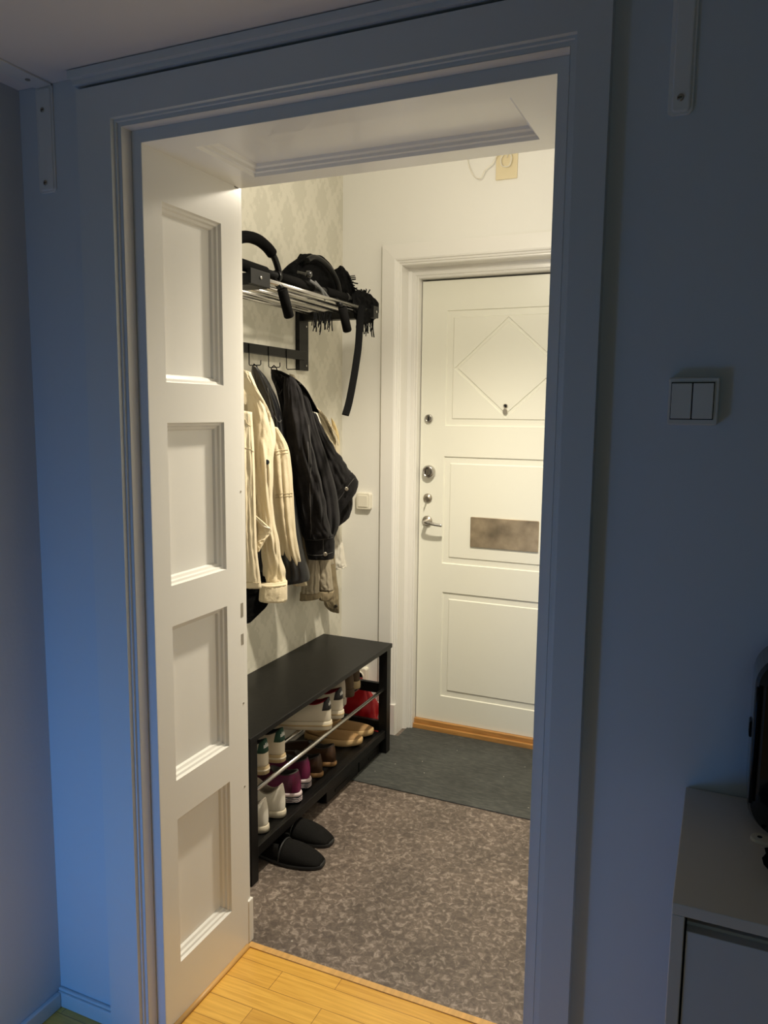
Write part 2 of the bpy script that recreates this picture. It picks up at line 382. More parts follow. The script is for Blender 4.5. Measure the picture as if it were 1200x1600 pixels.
# low skirting in the near room
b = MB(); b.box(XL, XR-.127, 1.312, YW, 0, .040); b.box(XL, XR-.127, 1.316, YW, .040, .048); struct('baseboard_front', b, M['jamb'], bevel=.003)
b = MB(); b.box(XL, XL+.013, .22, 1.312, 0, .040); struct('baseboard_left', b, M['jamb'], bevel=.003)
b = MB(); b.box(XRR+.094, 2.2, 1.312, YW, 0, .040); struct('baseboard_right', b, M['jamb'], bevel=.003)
# oak fillet at the foot of the reveal
b = MB(); b.tube([(XR+.004, 1.353, .004), (XR+.004, YB-.014, .004)], .007, 8); struct('trim_8', b, M['oaklight'])
# hall skirting
b = MB(); b.box(XHL+.0, DX0-.088, YD-.014, YD, 0, .10); b.box(XHL, DX0-.088, YD-.009, YD, .10, .112); struct('baseboard_hall_end', b, M['paint'], bevel=.003)
b = MB(); b.box(XHL, XHL+.014, YB, YD-.014, 0, .11); struct('baseboard_hall_left', b, M['paint'], bevel=.003)
# casing and plinth on hall side of the near opening
b = MB(); b.box(XR-.09, XR-.007, YB, YB+.018, 0, ZH+.09); b.box(XRR+.007, XHR, YB, YB+.018, 0, ZH+.09); b.box(XR-.09, XHR, YB, YB+.018, ZH+.006, ZH+.09)
b.box(XR-.09, XR-.001, YB, YB+.024, 0, .13); struct('trim_9', b, M['paint'], bevel=.003)
# front door casing, lining, frame
b = MB()
casing(b, DX0, DX1, DZ, [(0, YD+.07), (0, YD-.006), (.004, YD-.010), (.008, YD-.010), (.011, YD-.016), (.018, YD-.018), (.021, YD-.024), (.028, YD-.026), (None, YD-.022), (None, YD+.002)], (.088, .088, .088))
b.box(DX0-.092, DX0-.002, YD-.030, YD, 0, .15); b.box(DX1+.002, DX1+.092, YD-.030, YD, 0, .15)
struct('trim_10', b, M['paint'])
b = MB()
casing(b, DX0, DX1, DZ, [(-.016, YD+.2), (-.016, YD+.075), (0.0, YD+.070), (.0, YD+.2)], (0, 0, 0))
casing(b, DX0+.044, DX1-.044, DZ-.044, [(0, YD+.2), (0, YD+.086), (.004, YD+.082), (.010, YD+.084), (.014, YD+.078), (.030, YD+.078), (.030, YD+.2)], (0, 0, 0))
struct('trim_11', b, M['paint'])
# front door
YF = YD+.126
dr = MB()
DP = [(0, 0), (.003, -.006), (.030, -.0055), (.034, -.001)]
XD0, XD1 = -1.304, -.503
cxm = XD0+XD1
dp = [(-1.185, cxm+1.185, 1.454, 1.967, 'd'), (-1.187, cxm+1.187, .815, 1.314), (-1.182, cxm+1.182, .172, .679)]
board(dr, XD0, XD1, .047, 2.099, dp, DP, lambda u, v, d: (u, YF-d, v), thick=.045)
door = struct('door_1', dr, M['door'])
def dpart(name, mbd, m, parent=None, **k): return mbd.build(name, M[m], parent or door, **k)
fy = YF
dl = (0, -1, 0)
o = dpart('deadbolt', MB().lathe([(.019, 0), (.020, .004), (.019, .010), (.014, .013), (.012, .010)], (-1.263, fy, 1.485), dl), 'chrome')
dpart('keyhole', MB().box(-1.266, -1.260, fy-.0125, fy-.009, 1.475, 1.495), 'darkhole', o)
o = dpart('lock_escutcheon', MB().lathe([(.029, 0), (.031, .006), (.030, .018), (.026, .026), (.020, .028), (.019, .020)], (-1.256, fy, 1.241), dl, 32), 'chrome')
dpart('thumb_turn', MB().rbox(-1.262, -1.250, 1.226, 1.256, 0, .034, .005, lambda u, v, d: (u, fy-d, v)), 'steel', o)
o = dpart('key_cylinder', MB().lathe([(.021, 0), (.021, .006), (.017, .010), (.008, .010), (.008, .013)], (-1.262, fy, 1.118), dl), 'steel')
dpart('key', MB().box(-1.2635, -1.2605, fy-.045, fy-.012, 1.108, 1.122), 'steel', o)
o = dpart('door_handle', MB().lathe([(.024, 0), (.025, .004), (.023, .009), (.010, .010), (.009, .052)], (-1.262, fy, 1.010), dl), 'steel')
dpart('lever', MB().tube(smooth_path([(-1.262, fy-.040, 1.010), (-1.258, fy-.054, 1.010), (-1.235, fy-.058, 1.008), (-1.20, fy-.056, 1.003), (-1.172, fy-.052, 1.000)]), [.009]*6+[.0085]*6+[.0075]*6+[.007]*6+[.006], 12, True, 1.0), 'chrome', o)
dpart('mail_slot_cover', MB().rbox(-1.051, -.738, .905, 1.043, 0, .006, .004, lambda u, v, d: (u, fy-.006-d+.006, v), 3, .0015), 'plate')
o = dpart('peephole', MB().lathe([(.0095, 0), (.010, .004), (.008, .006), (.006, .003)], (-.905, fy+.001, 1.545), dl, 16), 'steel')
dpart('lens', MB().lathe([(.0062, 0), (.0001, .001)], (-.905, fy-.0045, 1.545), dl, 12), 'darkhole', o)
dpart('peephole_cover', MB().rbox(-.916, -.896, 1.508, 1.533, 0, .004, .009, lambda u, v, d: (u, fy-d, v), 5, .001), 'steel', o)
# threshold
b = MB(); b.box(DX0+.016, DX1-.016, YD+.096, YD+.2, 0, .024); b.box(DX0+.044, DX1-.044, YD+.110, YD+.2, .024, .046); struct('trim_12', b, M['oak'], bevel=.002)
# space behind the front door's gap stays closed
struct('wall_stair_side', MB().box(DX0-.2, DX1+.2, YD+.22, YD+.30, -.1, 2.4), M['darkhole'])

# doormat: fitted grey matting in front of the door
tag(MB().box(-1.630, -.135, 2.722, 3.205, 0, .005).box(DX0+.02, DX1-.02, 3.205, 3.328, 0, .005).build('doormat', M['mat'], bevel=.0015), 'grey-green fitted doormat in front of the oak threshold', 'doormat')

# ------------------------------------------------------------------ near room things
# white wall shelf above the doorway
t = thing('wall_shelf', 'white wall shelf across the top of the doorway, seen from below', 'shelf', (XL, YW, 2.205))
MB().box(XL, .30, 1.02, YW-.001, 2.205, 2.225).build('shelf_board', M['shelfwhite'], t, bevel=.001)
for s in (0, 1):
    x0, x1 = ((-1.424, -1.375), (-.116, -.079))[s]
    zb = (1.982, 1.965)[s]
    bt = thing('shelf_bracket', ('white angle bracket in the upper left corner, screwed to wall and shelf', 'white angle bracket on the dark wall above the double switch')[s], 'bracket', ((x0+x1)/2, YW, zb), 'brackets under the wall shelf')
    bb = MB()
    bb.rbox(x0, x1, zb, 2.204, 0, .004, .008, lambda u, v, d: (u, YW-d, v), 5, .001)
    # raised stiffening rib, as the pressed channel of the bracket
    bb.rbox(x0+.006, x1-.004, zb+.004, 2.198, 0.002, .007, .006, lambda u, v, d: (u, YW-d, v), 5, .0025)
    bb.build('wall_arm', M['brktw'], bt)
    aa = MB(); aa.rbox(x0, x1, 1.075, YW-.001, 0, .004, .008, lambda u, v, d: (u, v, 2.2045-d), 5, .001)
    aa.build('shelf_arm', M['brktw'], bt)
    for z in ((2.153, 2.002) if s == 0 else (2.15, 1.989)):
        sc_ = MB().lathe([(.0052, 0), (.0052, .0015), (.003, .0022)], ((x0+x1)/2-(.0 if s else .002), YW-.007, z), (0, -1, 0), 12).build('screw', M['steel'], bt)
        MB().box((x0+x1)/2-.004, (x0+x1)/2+.002, YW-.0098, YW-.0088, z-.0006, z+.0006).build('screw_slot', M['darkhole'], sc_)
    MB().lathe([(.0052, 0), (.0052, .0015)], ((x0+x1)/2, YW-.045, 2.2005), (0, 0, -1), 12).build('screw', M['steel'], bt)

# double rocker switch
t = thing('light_switch', 'double rocker light switch on the dark wall right of the doorway', 'light switch', (-.054, YW, 1.53))
YS = YW
MB().rbox(-.0905, -.0165, 1.4955, 1.5695, 0, .016, .004, lambda u, v, d: (u, YS-d, v), 4, .002).build('frame', M['plasticgrey'], t)
MB().box(-.0865, -.0235, YS-.0168, YS-.0155, 1.504, 1.562).build('gap', M['darkhole'], t)
for x0, x1 in ((-.0855, -.0558), (-.0542, -.0245)):
    MB().box(x0, x1, YS-.0195, YS-.0165, 1.5055, 1.5605).build('rocker', M['plasticgrey'], t, bevel=.001)

# white cabinet
CXL, CYF, CZ = -.029, .984, .897
t = thing('white_cabinet', 'white laminate cabinet against the dark wall, bottom right corner', 'cabinet', (.3, 1.15, 0))
b = MB()
b.box(CXL, CXL+.016, CYF, YW-.003, 0, CZ-.016); b.box(.634, .65, CYF, YW-.003, 0, CZ-.016); b.box(CXL, .65, CYF, YW-.003, CZ-.016, CZ)
b.box(CXL+.016, .634, YW-.012, YW-.003, .05, CZ-.016); b.box(CXL+.016, .634, CYF+.02, YW-.012, .05, .066)
b.box(CXL+.016, .634, CYF+.005, CYF+.02, 0, .055)
b.build('carcass', M['cab'], t, bevel=.0012)
dd = MB(); dd.box(CXL+.0185, .632, CYF+.003, CYF+.019, .058, CZ-.036); d_ = dd.build('door', M['cabdoor'], t, bevel=.001)
MB().box(CXL+.0185, .632, CYF+.019, CYF+.028, CZ-.060, CZ-.032).build('handle_lip', M['cab'], d_)
# black hard case with a glossy rim
t = thing('hard_case', 'black rounded hard case standing on the white cabinet', 'case', (.19, 1.24, CZ))
MB().rbox(.058, .34, CZ, 1.175, 0, .095, .052, lambda u, v, d: (u, 1.292-d, v), 10, .014).build('shell', M['blackgloss'], t)
MB().tube([(.062+.0*k, 1.197-.001, z) for k, z in enumerate([.95, 1.02, 1.10, 1.125])] , .003, 8).build('rim', M['blackmetal'], t)
MB().rbox(.0555, .060, 1.03, 1.055, 0, .02, .003, lambda u, v, d: (u, 1.265-d, v)).build('latch', M['blackmetal'], t)
# white tag and black fluffy ball
t = thing('luggage_tag', 'white tag with a punched hole lying on the white cabinet', 'tag', (.10, 1.18, CZ))
tg = MB()
def mtag(u, v, d):
    c_, s_ = math.cos(-.25), math.sin(-.25); return (.066+u*c_-v*s_, 1.196+u*s_+v*c_, CZ+d)
tg.rbox(0, .12, -.013, .013, .0003, .0045, .012, mtag, 6, .001).build('strip', M['plastic'], t)
MB().lathe([(.0035, 0), (.0035, .0003)], mtag(.012, 0, .0046), (0, 0, 1), 12).build('hole', M['darkhole'], t)
pm = MB(); ctr = Vector((.112, 1.098, CZ+.024)); n_ = 28; R = []
for i in range(15):
    th = math.pi*i/14; R.append([])
    for k in range(n_):
        ph = 2*math.pi*k/n_; d = Vector((math.sin(th)*math.cos(ph), math.sin(th)*math.sin(ph), math.cos(th)))
        rr = .024*(1+.12*mnoise.noise(d*7)+.08*random.uniform(-1, 1)); p = d*rr
        R[-1].append(ctr+Vector((p.x*1.4, p.y*1.1, max(p.z, -.0235))))
pm.rings(R, smooth=True)
tag(pm.build('fluffy_ball', M['blackcloth']), 'black fluffy ball lying near the front edge of the white cabinet', 'pom-pom')

# ------------------------------------------------------------------ hall fittings
t = thing('light_switch', 'small single rocker switch beside the hanging jackets, left of the front door', 'light switch', (-1.525, YD, 1.10))
MB().rbox(-1.563, -1.490, 1.063, 1.142, 0, .022, .010, lambda u, v, d: (u, YD-d, v), 5, .005).build('frame', M['plastic'], t)
MB().rbox(-1.552, -1.503, 1.076, 1.130, .02, .0255, .004, lambda u, v, d: (u, YD-d, v), 4, .0015).build('rocker', M['plastic'], t)
t = thing('power_outlet', 'round power outlet low on the end wall behind the bench', 'outlet', (-1.535, YD, .265))
MB().rbox(-1.60, -1.50, .225, .305, 0, .030, .010, lambda u, v, d: (u, YD-d, v), 5, .004).build('housing', M['plastic'], t)
MB().lathe([(.026, 0), (.026, .006), (.021, .006), (.020, -.010)], (-1.537, YD-.030, .265), (0, -1, 0), 24).build('socket', M['plastic'], t)
MB().box(-1.545, -1.541, YD-.0215, YD-.0195, .262, .268).box(-1.533, -1.529, YD-.0215, YD-.0195, .262, .268).build('pin_hole', M['darkhole'], t)
t = thing('junction_plate', 'yellowed junction plate with a loose cable high on the end wall', 'junction plate', (-.89, YD, 2.51))
MB().box(-.940, -.850, YD-.008, YD, 2.463, 2.568).build('plate', M['yellowed'], t, bevel=.002)
wires = smooth_path([(-.893, YD-.012, 2.545), (-.880, YD-.03, 2.558), (-.868, YD-.035, 2.535), (-.878, YD-.035, 2.505), (-.905, YD-.035, 2.508), (-.912, YD-.035, 2.535), (-.898, YD-.04, 2.556), (-.925, YD-.05, 2.545), (-.945, YD-.05, 2.515), (-.975, YD-.05, 2.492), (-.99, YD-.05, 2.465), (-1.02, YD-.05, 2.478), (-1.045, YD-.05, 2.53), (-1.05, YD-.045, 2.60), (-1.05, YD-.02, 2.70)])
MB().tube(wires, .0022, 8).build('cable', M['cablewhite'], t)
# ceiling lamp fitting above the doorway (bare lampholder; the light sits just below it)
t = thing('ceiling_lamp', 'small ceiling lampholder in the hall, above the picture', 'ceiling lamp', (LAMP.x, LAMP.y, 2.72))
MB().lathe([(.05, 0), (.05, .012), (.02, .03)], (LAMP.x, LAMP.y, 2.72), (0, 0, -1)).build('rose', M['plastic'], t)
MB().lathe([(.004, 0), (.004, .30), (.018, .305), (.018, .35)], (LAMP.x, LAMP.y, 2.70), (0, 0, -1), 16).build('lampholder', M['plastic'], t)

# ------------------------------------------------------------------ bench
BX0, BX1, BY0, BY1 = -1.645, -1.300, 1.932, 3.050
t = thing('shoe_bench', 'long black wooden bench with chrome shoe rails along the wallpapered wall', 'bench', ((BX0+BX1)/2, (BY0+BY1)/2, 0))
MB().box(BX0, BX1, BY0, BY1, .481, .500).build('seat', M['black'], t, bevel=.002)
for x0 in (BX0+.003, BX1-.045):
    for y0 in (BY0+.006, BY1-.046):
        MB().box(x0, x0+.040, y0, y0+.040, 0 if y0 < 2.7 else .0052, .481).build('leg', M['black'], t, bevel=.0015)
MB().box(BX0+.006, BX1-.012, BY0+.046, BY1-.046, .080, .100).box(BX1-.026, BX1-.010, BY0+.046, BY1-.046, .078, .112).build('lower_shelf', M['black'], t, bevel=.0015)
for y0 in (BY0+.016, BY1-.036):
    for z0 in (.275, .10, .44):
        MB().box(BX0+.043, BX1-.045, y0, y0+.020, z0, z0+.045).build('side_rail', M['black'], t, bevel=.001)
MB().box(BX0+.01, BX0+.03, BY0+.046, BY1-.046, .43, .48).build('back_rail', M['black'], t, bevel=.001)
for x, z in ((BX1-.022, .300), (-1.43, .300), (-1.56, .300)):
    MB().tube([(x, BY0+.020, z), (x, BY1-.020, z)], .0075, 12).build('shoe_rail', M['chrome'], t)
for k, (y0, y1, xf) in enumerate(((2.79, 2.995, -1.335), (2.50, 2.782, -1.335), (1.985, 2.49, -1.475))):
    t2 = thing('storage_box', ('low black storage box under the far end of the bench', 'low black storage box with a handle slot under the middle of the bench', 'low black storage box set back behind the black slippers')[k], 'box', ((xf-1.62)/2, (y0+y1)/2, .005 if y0 > 2.72 else 0), 'storage boxes under the bench')
    zb = .0055 if y1 > 2.722 else .0005
    MB().box(-1.625, xf, y0, y1, zb, .072).build('body', M['black'], t2, bevel=.002)
    if k < 2:
        yc = (2.93, 2.64)[k]; hw = (.05, .07)[k]
        MB().rbox(yc-hw, yc+hw, .018, .032, -.001, .002, .006, lambda u, v, d: (xf+d, u, v)).build('handle_slot', M['steel'] if False else M['blackmetal'], t2)

# ------------------------------------------------------------------ shoes
def text_mesh(txt, size, mapf, name, parent, m, ext=.0006):
    cu = bpy.data.curves.new('t', 'FONT'); cu.body = txt; cu.size = size; cu.align_x = 'CENTER'; cu.align_y = 'CENTER'; cu.extrude = ext; cu.offset = size*.012
    ob = bpy.data.objects.new('t', cu); C.objects.link(ob)
    dg = bpy.context.evaluated_depsgraph_get(); me = bpy.data.meshes.new_from_object(ob.evaluated_get(dg))
    mb = MB(); mb.add([mapf(v.co.x, v.co.y, v.co.z) for v in me.vertices], [tuple(p.vertices) for p in me.polygons])
    bpy.data.objects.remove(ob); bpy.data.meshes.remove(me)
    return mb.build(name, m, parent)
def footprint(L, W, n=36, ex=.72):
    """outline heel at x=0, toe at x=L (local)"""
    pts = []
    for k in range(n):
        t = 2*math.pi*k/n
        x = L/2 - L/2*math.cos(t); u = x/L
        wd = .76+.24*math.sin(math.pi*min(max((u-.25)/.85, 0), 1))
        y = W/2*wd*math.copysign(abs(math.sin(t))**ex, math.sin(t))
        pts.append(Vector((x, y, 0)))
    return pts
def make_shoe(label, pos, ang, L, W, H, mats, sole_h=.028, heel_lip=.004, collar=(.04, .46), dipf=.18, group=None, name='sneaker', cat='shoe', taper=.03, tab=None, text=None, band=None, laces=False, stripe=False, tilt=0, sub='upper', toe_h=.42):
    """heel at the origin, toe along local +x; ang rotates around z"""
    t = thing(name, label, cat, pos, group)
    Mx = Matrix.Translation(Vector(pos)) @ Matrix.Rotation(ang, 4, 'Z') @ Matrix.Rotation(-tilt, 4, 'Y')
    W_ = lambda p: Mx @ Vector(p)
    n = 40; fp = footprint(L, W, n)
    def off(pts, o_, cx=L*.48):
        return [Vector((p.x + (p.x-cx)/(L/2)*o_, p.y + p.y/(W/2)*o_, 0)) for p in pts]
    s = MB(); R = []
    for o_, z in ((-.006, 0), (0, .003), (.001, sole_h*.5), (.0, sole_h-.002), (-.003, sole_h)):
        R.append([W_((p.x, p.y, z + (.010*max(p.x/L-.75, 0)/.25 if z < sole_h*.6 else .006*max(p.x/L-.75, 0)/.25))) for p in off(fp, o_)])
    s.rings(R); so = s.build('sole', M[mats['sole']], t)
    if band:
        bn = MB(); R = []
        for o_, z in ((.0005, sole_h*.45), (.0022, sole_h*.50), (.0022, sole_h*.62), (.0005, sole_h*.67)):
            R.append([W_((p.x, p.y, z+.004*max(p.x/L-.75, 0)/.25)) for p in off(fp, o_)])
        bn.rings(R, True, False, False).build('sole_stripe', M[band], so)
    c0, c1 = collar; cw = W*.27
    def col(k):
        t_ = 2*math.pi*k/n; x = L*(c0+(c1-c0)*(.5-.5*math.cos(t_))); u = (x/L-c0)/(c1-c0)
        y = cw*math.copysign(abs(math.sin(t_))**.8, math.sin(t_))*(1-.15*u)
        z = H*(1 - dipf*math.sin(math.pi*u)) + (.0 if u < .5 else 0)
        return Vector((x, y, z))
    R = []; NV = 12
    for i in range(NV+1):
        v = i/NV; ring = []
        for k in range(n):
            f = off(fp, -.004)[k]; c = col(k); fx = f.x/L
            toe = max(0, min(1, (fx-.35)/.65))
            e = 1+1.1*toe                     # front: keep the plan wide at first, then run back to the collar
            g = v**e
            zp = v**(1-.55*toe*(1-toe_h*.6)) if toe > 0 else v
            x = f.x+(c.x-f.x)*g; y = f.y+(c.y-f.y)*(v**(1.7))
            bul = taper*math.sin(math.pi*v)*.12
            y += math.copysign(bul, f.y) if abs(f.y) > .004 else 0
            if fx < .2: x -= bul*(1-fx/.2)*.6
            z = sole_h-.001 + (c.z-sole_h)*zp
            ring.append(W_((x, y, z)))
        R.append(ring)
    up = MB(); up.rings(R, True, True, False); upo = up.build(sub, M[mats['upper']], t)
    li = MB(); R2 = [R[-1]]
    for dz, sc_ in ((.003, .95), (-.002, .86), (-.02, .84), (-.045, .82), (-(H-sole_h)*.86, .8)):
        ring = []
        for k in range(n):
            c = col(k); cx = L*(c0+c1)/2
            ring.append(W_((cx+(c.x-cx)*sc_, c.y*sc_, max(c.z+dz, sole_h+.004))))
        R2.append(ring)
    li.rings(R2, True, False, True).build('lining', M[mats.get('lining', 'lining')], upo)
    # patches on the outer wall: heel tab follows the upper
    def surf(k, v, o_):
        i = v*NV; a = int(min(i, NV-1)); fr = i-a; kk = int(math.floor(k)) % n; kf = k-math.floor(k); k2 = (kk+1) % n
        p = (R[a][kk]*(1-kf)+R[a][k2]*kf)*(1-fr)+(R[a+1][kk]*(1-kf)+R[a+1][k2]*kf)*fr
        cc = W_((L*.18, 0, 0)); d = p-cc; d.z = 0
        return p+d.normalized()*o_
    if tab:
        tb = MB(); Rt = []
        ks = [x*.5 for x in range(-9, 10)]
        for v, o_ in ((.60, -.001), (.60, .0016), (.7, .0018), (.85, .0018), (1.0, .0018), (1.02, -.001)):
            Rt.append([surf(k % n, min(v-.06*(1-(abs(k)/4.5)**2) if v < .65 else v, 1), o_)+Vector((0, 0, .006*(1-(abs(k)/4.5)**2) if v > .95 else 0)) for k in ks])
        tbo = tb.rings(Rt, False).build('heel_tab', M[tab], upo)
        if text:
            def mt(x, y, z):
                # wrap around the heel
                k = x/(W*.5)*-3.2
                return surf(k % n, min(.82+y/(H-sole_h), .99), .0026+z)
            text_mesh(text, .021, mt, 'lettering', upo, M['textw'])
    if laces:
        for q in range(5):
            x = L*(.50+.055*q); zc = None
            hw = W*.20
            pts = []
            for j in range(7):
                y = -hw+2*hw*j/6
                # height of upper at x: approximate with collar to toe curve
                u = (x/L-c1)/(1-c1); z = H*(1-.0)*(1-u*.62)*.88 - (abs(y)/hw)**2*.010
                pts.append(W_((x, y, z)))
            MB().tube(pts, .0028, 6).build('lace', M['solew'], upo)
    return t, surf
PI = math.pi
GS = {'sole': 'soletan', 'upper': 'sneakw', 'lining': 'lining'}
RZ = .309
make_shoe('white sneaker with dark green heel tab on the upper rail, nearest the near bench leg', (-1.335, 2.088, RZ), PI, .275, .098, .118, GS, .030, tab='green', text='adidas', band='solew', laces=True, group='white sneakers with green heel tabs')
make_shoe('white sneaker with dark green heel tab, right one of its pair on the upper rail', (-1.332, 2.188, RZ), PI, .275, .098, .118, GS, .030, tab='green', text='adidas', band='solew', laces=True, group='white sneakers with green heel tabs')
BS = {'sole': 'solew', 'upper': 'sneakw', 'lining': 'redlining'}
make_shoe('big off-white sneaker with black heel tab and red lining, seen from its side', (-1.318, 2.510, RZ), PI+.22, .305, .108, .120, BS, .034, tab='blacktab', text='adidas', band='soletan', laces=True, group='big off-white sneakers')
make_shoe('big off-white sneaker with black heel tab, behind its side-on twin', (-1.325, 2.622, RZ), PI+.10, .305, .106, .120, BS, .034, tab='blacktab', text='adidas', band='soletan', laces=True, group='big off-white sneakers')
make_shoe('worn grey canvas shoe behind the big off-white sneakers on the upper rail', (-1.372, 2.735, RZ+.004), PI+.05, .28, .10, .135, {'sole': 'sneakgrey', 'upper': 'sneakgrey'}, .03, laces=True)
make_shoe('dark brown suede shoe, nearer one at the far end of the upper rail', (-1.385, 2.835, RZ+.004), PI-.05, .27, .095, .115, {'sole': 'taupe', 'upper': 'taupe'}, .035, name='suede_shoe', group='dark brown suede shoes')
make_shoe('dark brown suede shoe with a beige sole, farther one beside the bench end', (-1.405, 2.935, RZ+.004), PI-.05, .27, .095, .112, {'sole': 'soletan', 'upper': 'taupe'}, .035, name='suede_shoe', group='dark brown suede shoes')
SZ = .1015
WS = {'sole': 'solew', 'upper': 'whitecloth', 'lining': 'whitelining'}
make_shoe('plain white slip-on sneaker on the lower shelf, nearest the near bench leg', (-1.338, 2.088, SZ), PI, .27, .102, .118, WS, .026, dipf=.3, group='plain white slip-on sneakers')
make_shoe('plain white slip-on sneaker on the lower shelf, beside the purple running shoe', (-1.338, 2.198, SZ), PI, .27, .102, .118, WS, .026, dipf=.3, group='plain white slip-on sneakers')
def runner(label, pos, ang):
    t, surf = make_shoe(label, pos, ang, .265, .098, .118, {'sole': 'soledark', 'upper': 'purple', 'lining': 'lining'}, .036, laces=True, dipf=.12, name='running_shoe', group='purple running shoes')
    Mx = Matrix.Translation(Vector(pos)) @ Matrix.Rotation(ang, 4, 'Z'); fp = footprint(.265, .098, 48); R = []
    for o_, z in ((-.002, .026), (.0025, .028), (.003, .034), (.001, .040), (-.004, .041)):
        R.append([Mx @ Vector((p.x+(p.x-.13)/.13*o_, p.y*(1+o_/.05), z)) for p in fp])
    MB().rings(R, True, False, False).build('midsole', M['solepale'], t)
    for q in range(3):
        mb = MB(); pts = [Mx @ Vector((fp[k % 48].x+(fp[k % 48].x-.13)/.13*.0015, fp[k % 48].y*1.03, .009+.006*q+.0015*math.sin(k*1.9))) for k in range(-9, 10)]
        mb.tube(pts, .0009, 5).build('sole_line', M['solepale'], t)
    # pink heel counter
    R = []
    ks = [x*.5 for x in range(-8, 9)]
    for v in (.12, .3, .5, .7, .85): R.append([surf(k % 40, v, .0014) for k in ks])
    MB().rings(R, False).build('heel_counter', mat('bright_magenta', (.15, .012, .06), .3), t)
runner('purple and pink running shoe with a patterned dark sole, nearer one of the pair', (-1.340, 2.312, SZ), PI+.12)
runner('purple and pink running shoe in shade, farther one of the pair', (-1.362, 2.420, SZ), PI+.12)
BR = {'sole': 'brownsole', 'upper': 'brownl', 'lining': 'lining'}
make_shoe('dark brown leather shoe on the lower shelf, next to the purple running shoes', (-1.362, 2.520, SZ), PI+.1, .27, .092, .088, BR, .020, dipf=.2, name='leather_shoe', group='dark brown leather shoes')
make_shoe('dark brown leather shoe on the lower shelf, farther one of the pair', (-1.358, 2.625, SZ), PI+.1, .27, .092, .088, BR, .020, dipf=.2, name='leather_shoe', group='dark brown leather shoes')
TN = {'sole': 'tansole', 'upper': 'tan', 'lining': 'tansole'}
for k, (x, y) in enumerate(((-1.606, 2.808), (-1.604, 2.915))):
    make_shoe(('tan suede clog with cork sole, nearer one at the far end of the lower shelf', 'tan suede clog with cork sole, farther one beside the far bench leg')[k], (x, y, SZ), .13, 1.0*.262, .098, .058, TN, .030, collar=(.03, .42), dipf=.25, name='clog', sub='upper', group='tan clogs', toe_h=.9)
# black felt slippers on the floor, toes outward
def slipper(label, pos, ang):
    t = thing('slipper', label, 'slipper', pos, 'black slippers')
    Mx = Matrix.Translation(Vector(pos)) @ Matrix.Rotation(ang, 4, 'Z')
    L, W = .275, .108; n = 40; fp = footprint(L, W, n, .55)
    R = []
    for o_, z in ((-.004, .0003), (.001, .003), (.001, .013), (-.003, .016)):
        R.append([Mx @ Vector((p.x+(p.x-L/2)/(L/2)*o_, p.y*(1+o_/(W/2)), z)) for p in fp])
    MB().rings(R).build('sole', M['sliprim'], t)
    # vamp: dome over the front half, open at its back edge
    R = []
    for i in range(15):
        u = i/14; x = L*(.48+.505*u); hw = None
        ys = [p for p in fp]
        wd = .76+.24*math.sin(math.pi*min(max((x/L-.25)/.85, 0), 1)); tt = math.acos(max(-1, min(1, 1-2*x/L)))
        hw = W/2*wd*abs(math.sin(tt))**.55
        hh = .046*(1-u**2.6)*(1-.18*u)+.004
        R.append([Mx @ Vector((x, hw*math.cos(a)*1.0, .014+hh*math.sin(a)**.8)) for a in [math.pi*j/16 for j in range(17)]])
    o = MB().rings(R, False).build('vamp', M['slip'], t)
    md = o.modifiers.new('s', 'SOLIDIFY'); md.thickness = .004; md.offset = -1
    R2 = [Mx @ (Mx.inverted() @ p + Vector((-.001, 0, .001))) for p in R[0]]
    MB().tube(R2, .0035, 8).build('rim', M['sliprim'], o)
    # low back wall around the heel, standing slightly crushed
    Rb = []
    for z, o_ in ((.014, -.002), (.026, .0), (.046, -.004), (.060, -.012)):
        row = []
        for k in range(-9, 10):
            t_ = 2*math.pi*k/n*1.05; x = L/2-L/2*math.cos(t_); wd = .76+.24*math.sin(math.pi*min(max((x/L-.25)/.85, 0), 1)); y = W/2*wd*math.copysign(abs(math.sin(t_))**.55, math.sin(t_))
            zz = z-.0+(.010*(abs(k)/9)**2 if z > .03 else 0)
            row.append(Mx @ Vector((x-(1 if abs(k) < 5 else 0)*o_*.5, y*(1+o_/(W/2)), zz)))
        Rb.append(row)
    o = MB().rings(Rb, False).build('heel_back', M['slip'], t); md = o.modifiers.new('s', 'SOLIDIFY'); md.thickness = .004
    fi = MB().rings([[Mx @ Vector((L*.02+(p.x)*.95, p.y*.88, z)) for p in fp] for z in (.015, .018)]); fi.build('insole', M['blackcloth'], t)
slipper('black felt slipper on the floor, nearer to the camera', (-1.425, 2.115, 0), math.radians(4))
slipper('black felt slipper with two tiny white dots, farther from the camera', (-1.460, 2.262, 0), math.radians(0))

# red plastic bag behind the far bench end
rb = MB(); R = []; cxx = Vector((-1.47, 2.985, 0))
for i in range(22):
    v = i/21; z = .005+.285*v; rad = .085*(math.sin(math.pi*min(1, .22+v*.80))**.7)*(1-.35*v)+.004
    ring = []
    for k in range(48):
        a = 2*math.pi*k/48; d = Vector((math.cos(a), math.sin(a), 0))
        f = 1+.22*mnoise.noise(Vector((d.x*2.2, d.y*2.2, z*14)))+.10*abs(mnoise.noise(Vector((d.x*6, d.y*6, z*30))))
        ring.append(Vector((-1.49, 3.125, z))+Vector((d.x*rad*f*1.15, d.y*rad*f*.62, 0)))
    R.append(ring)
tag(rb.rings(R).build('plastic_bag', M['red']), 'crumpled red plastic bag on the floor behind the far end of the bench', 'bag')

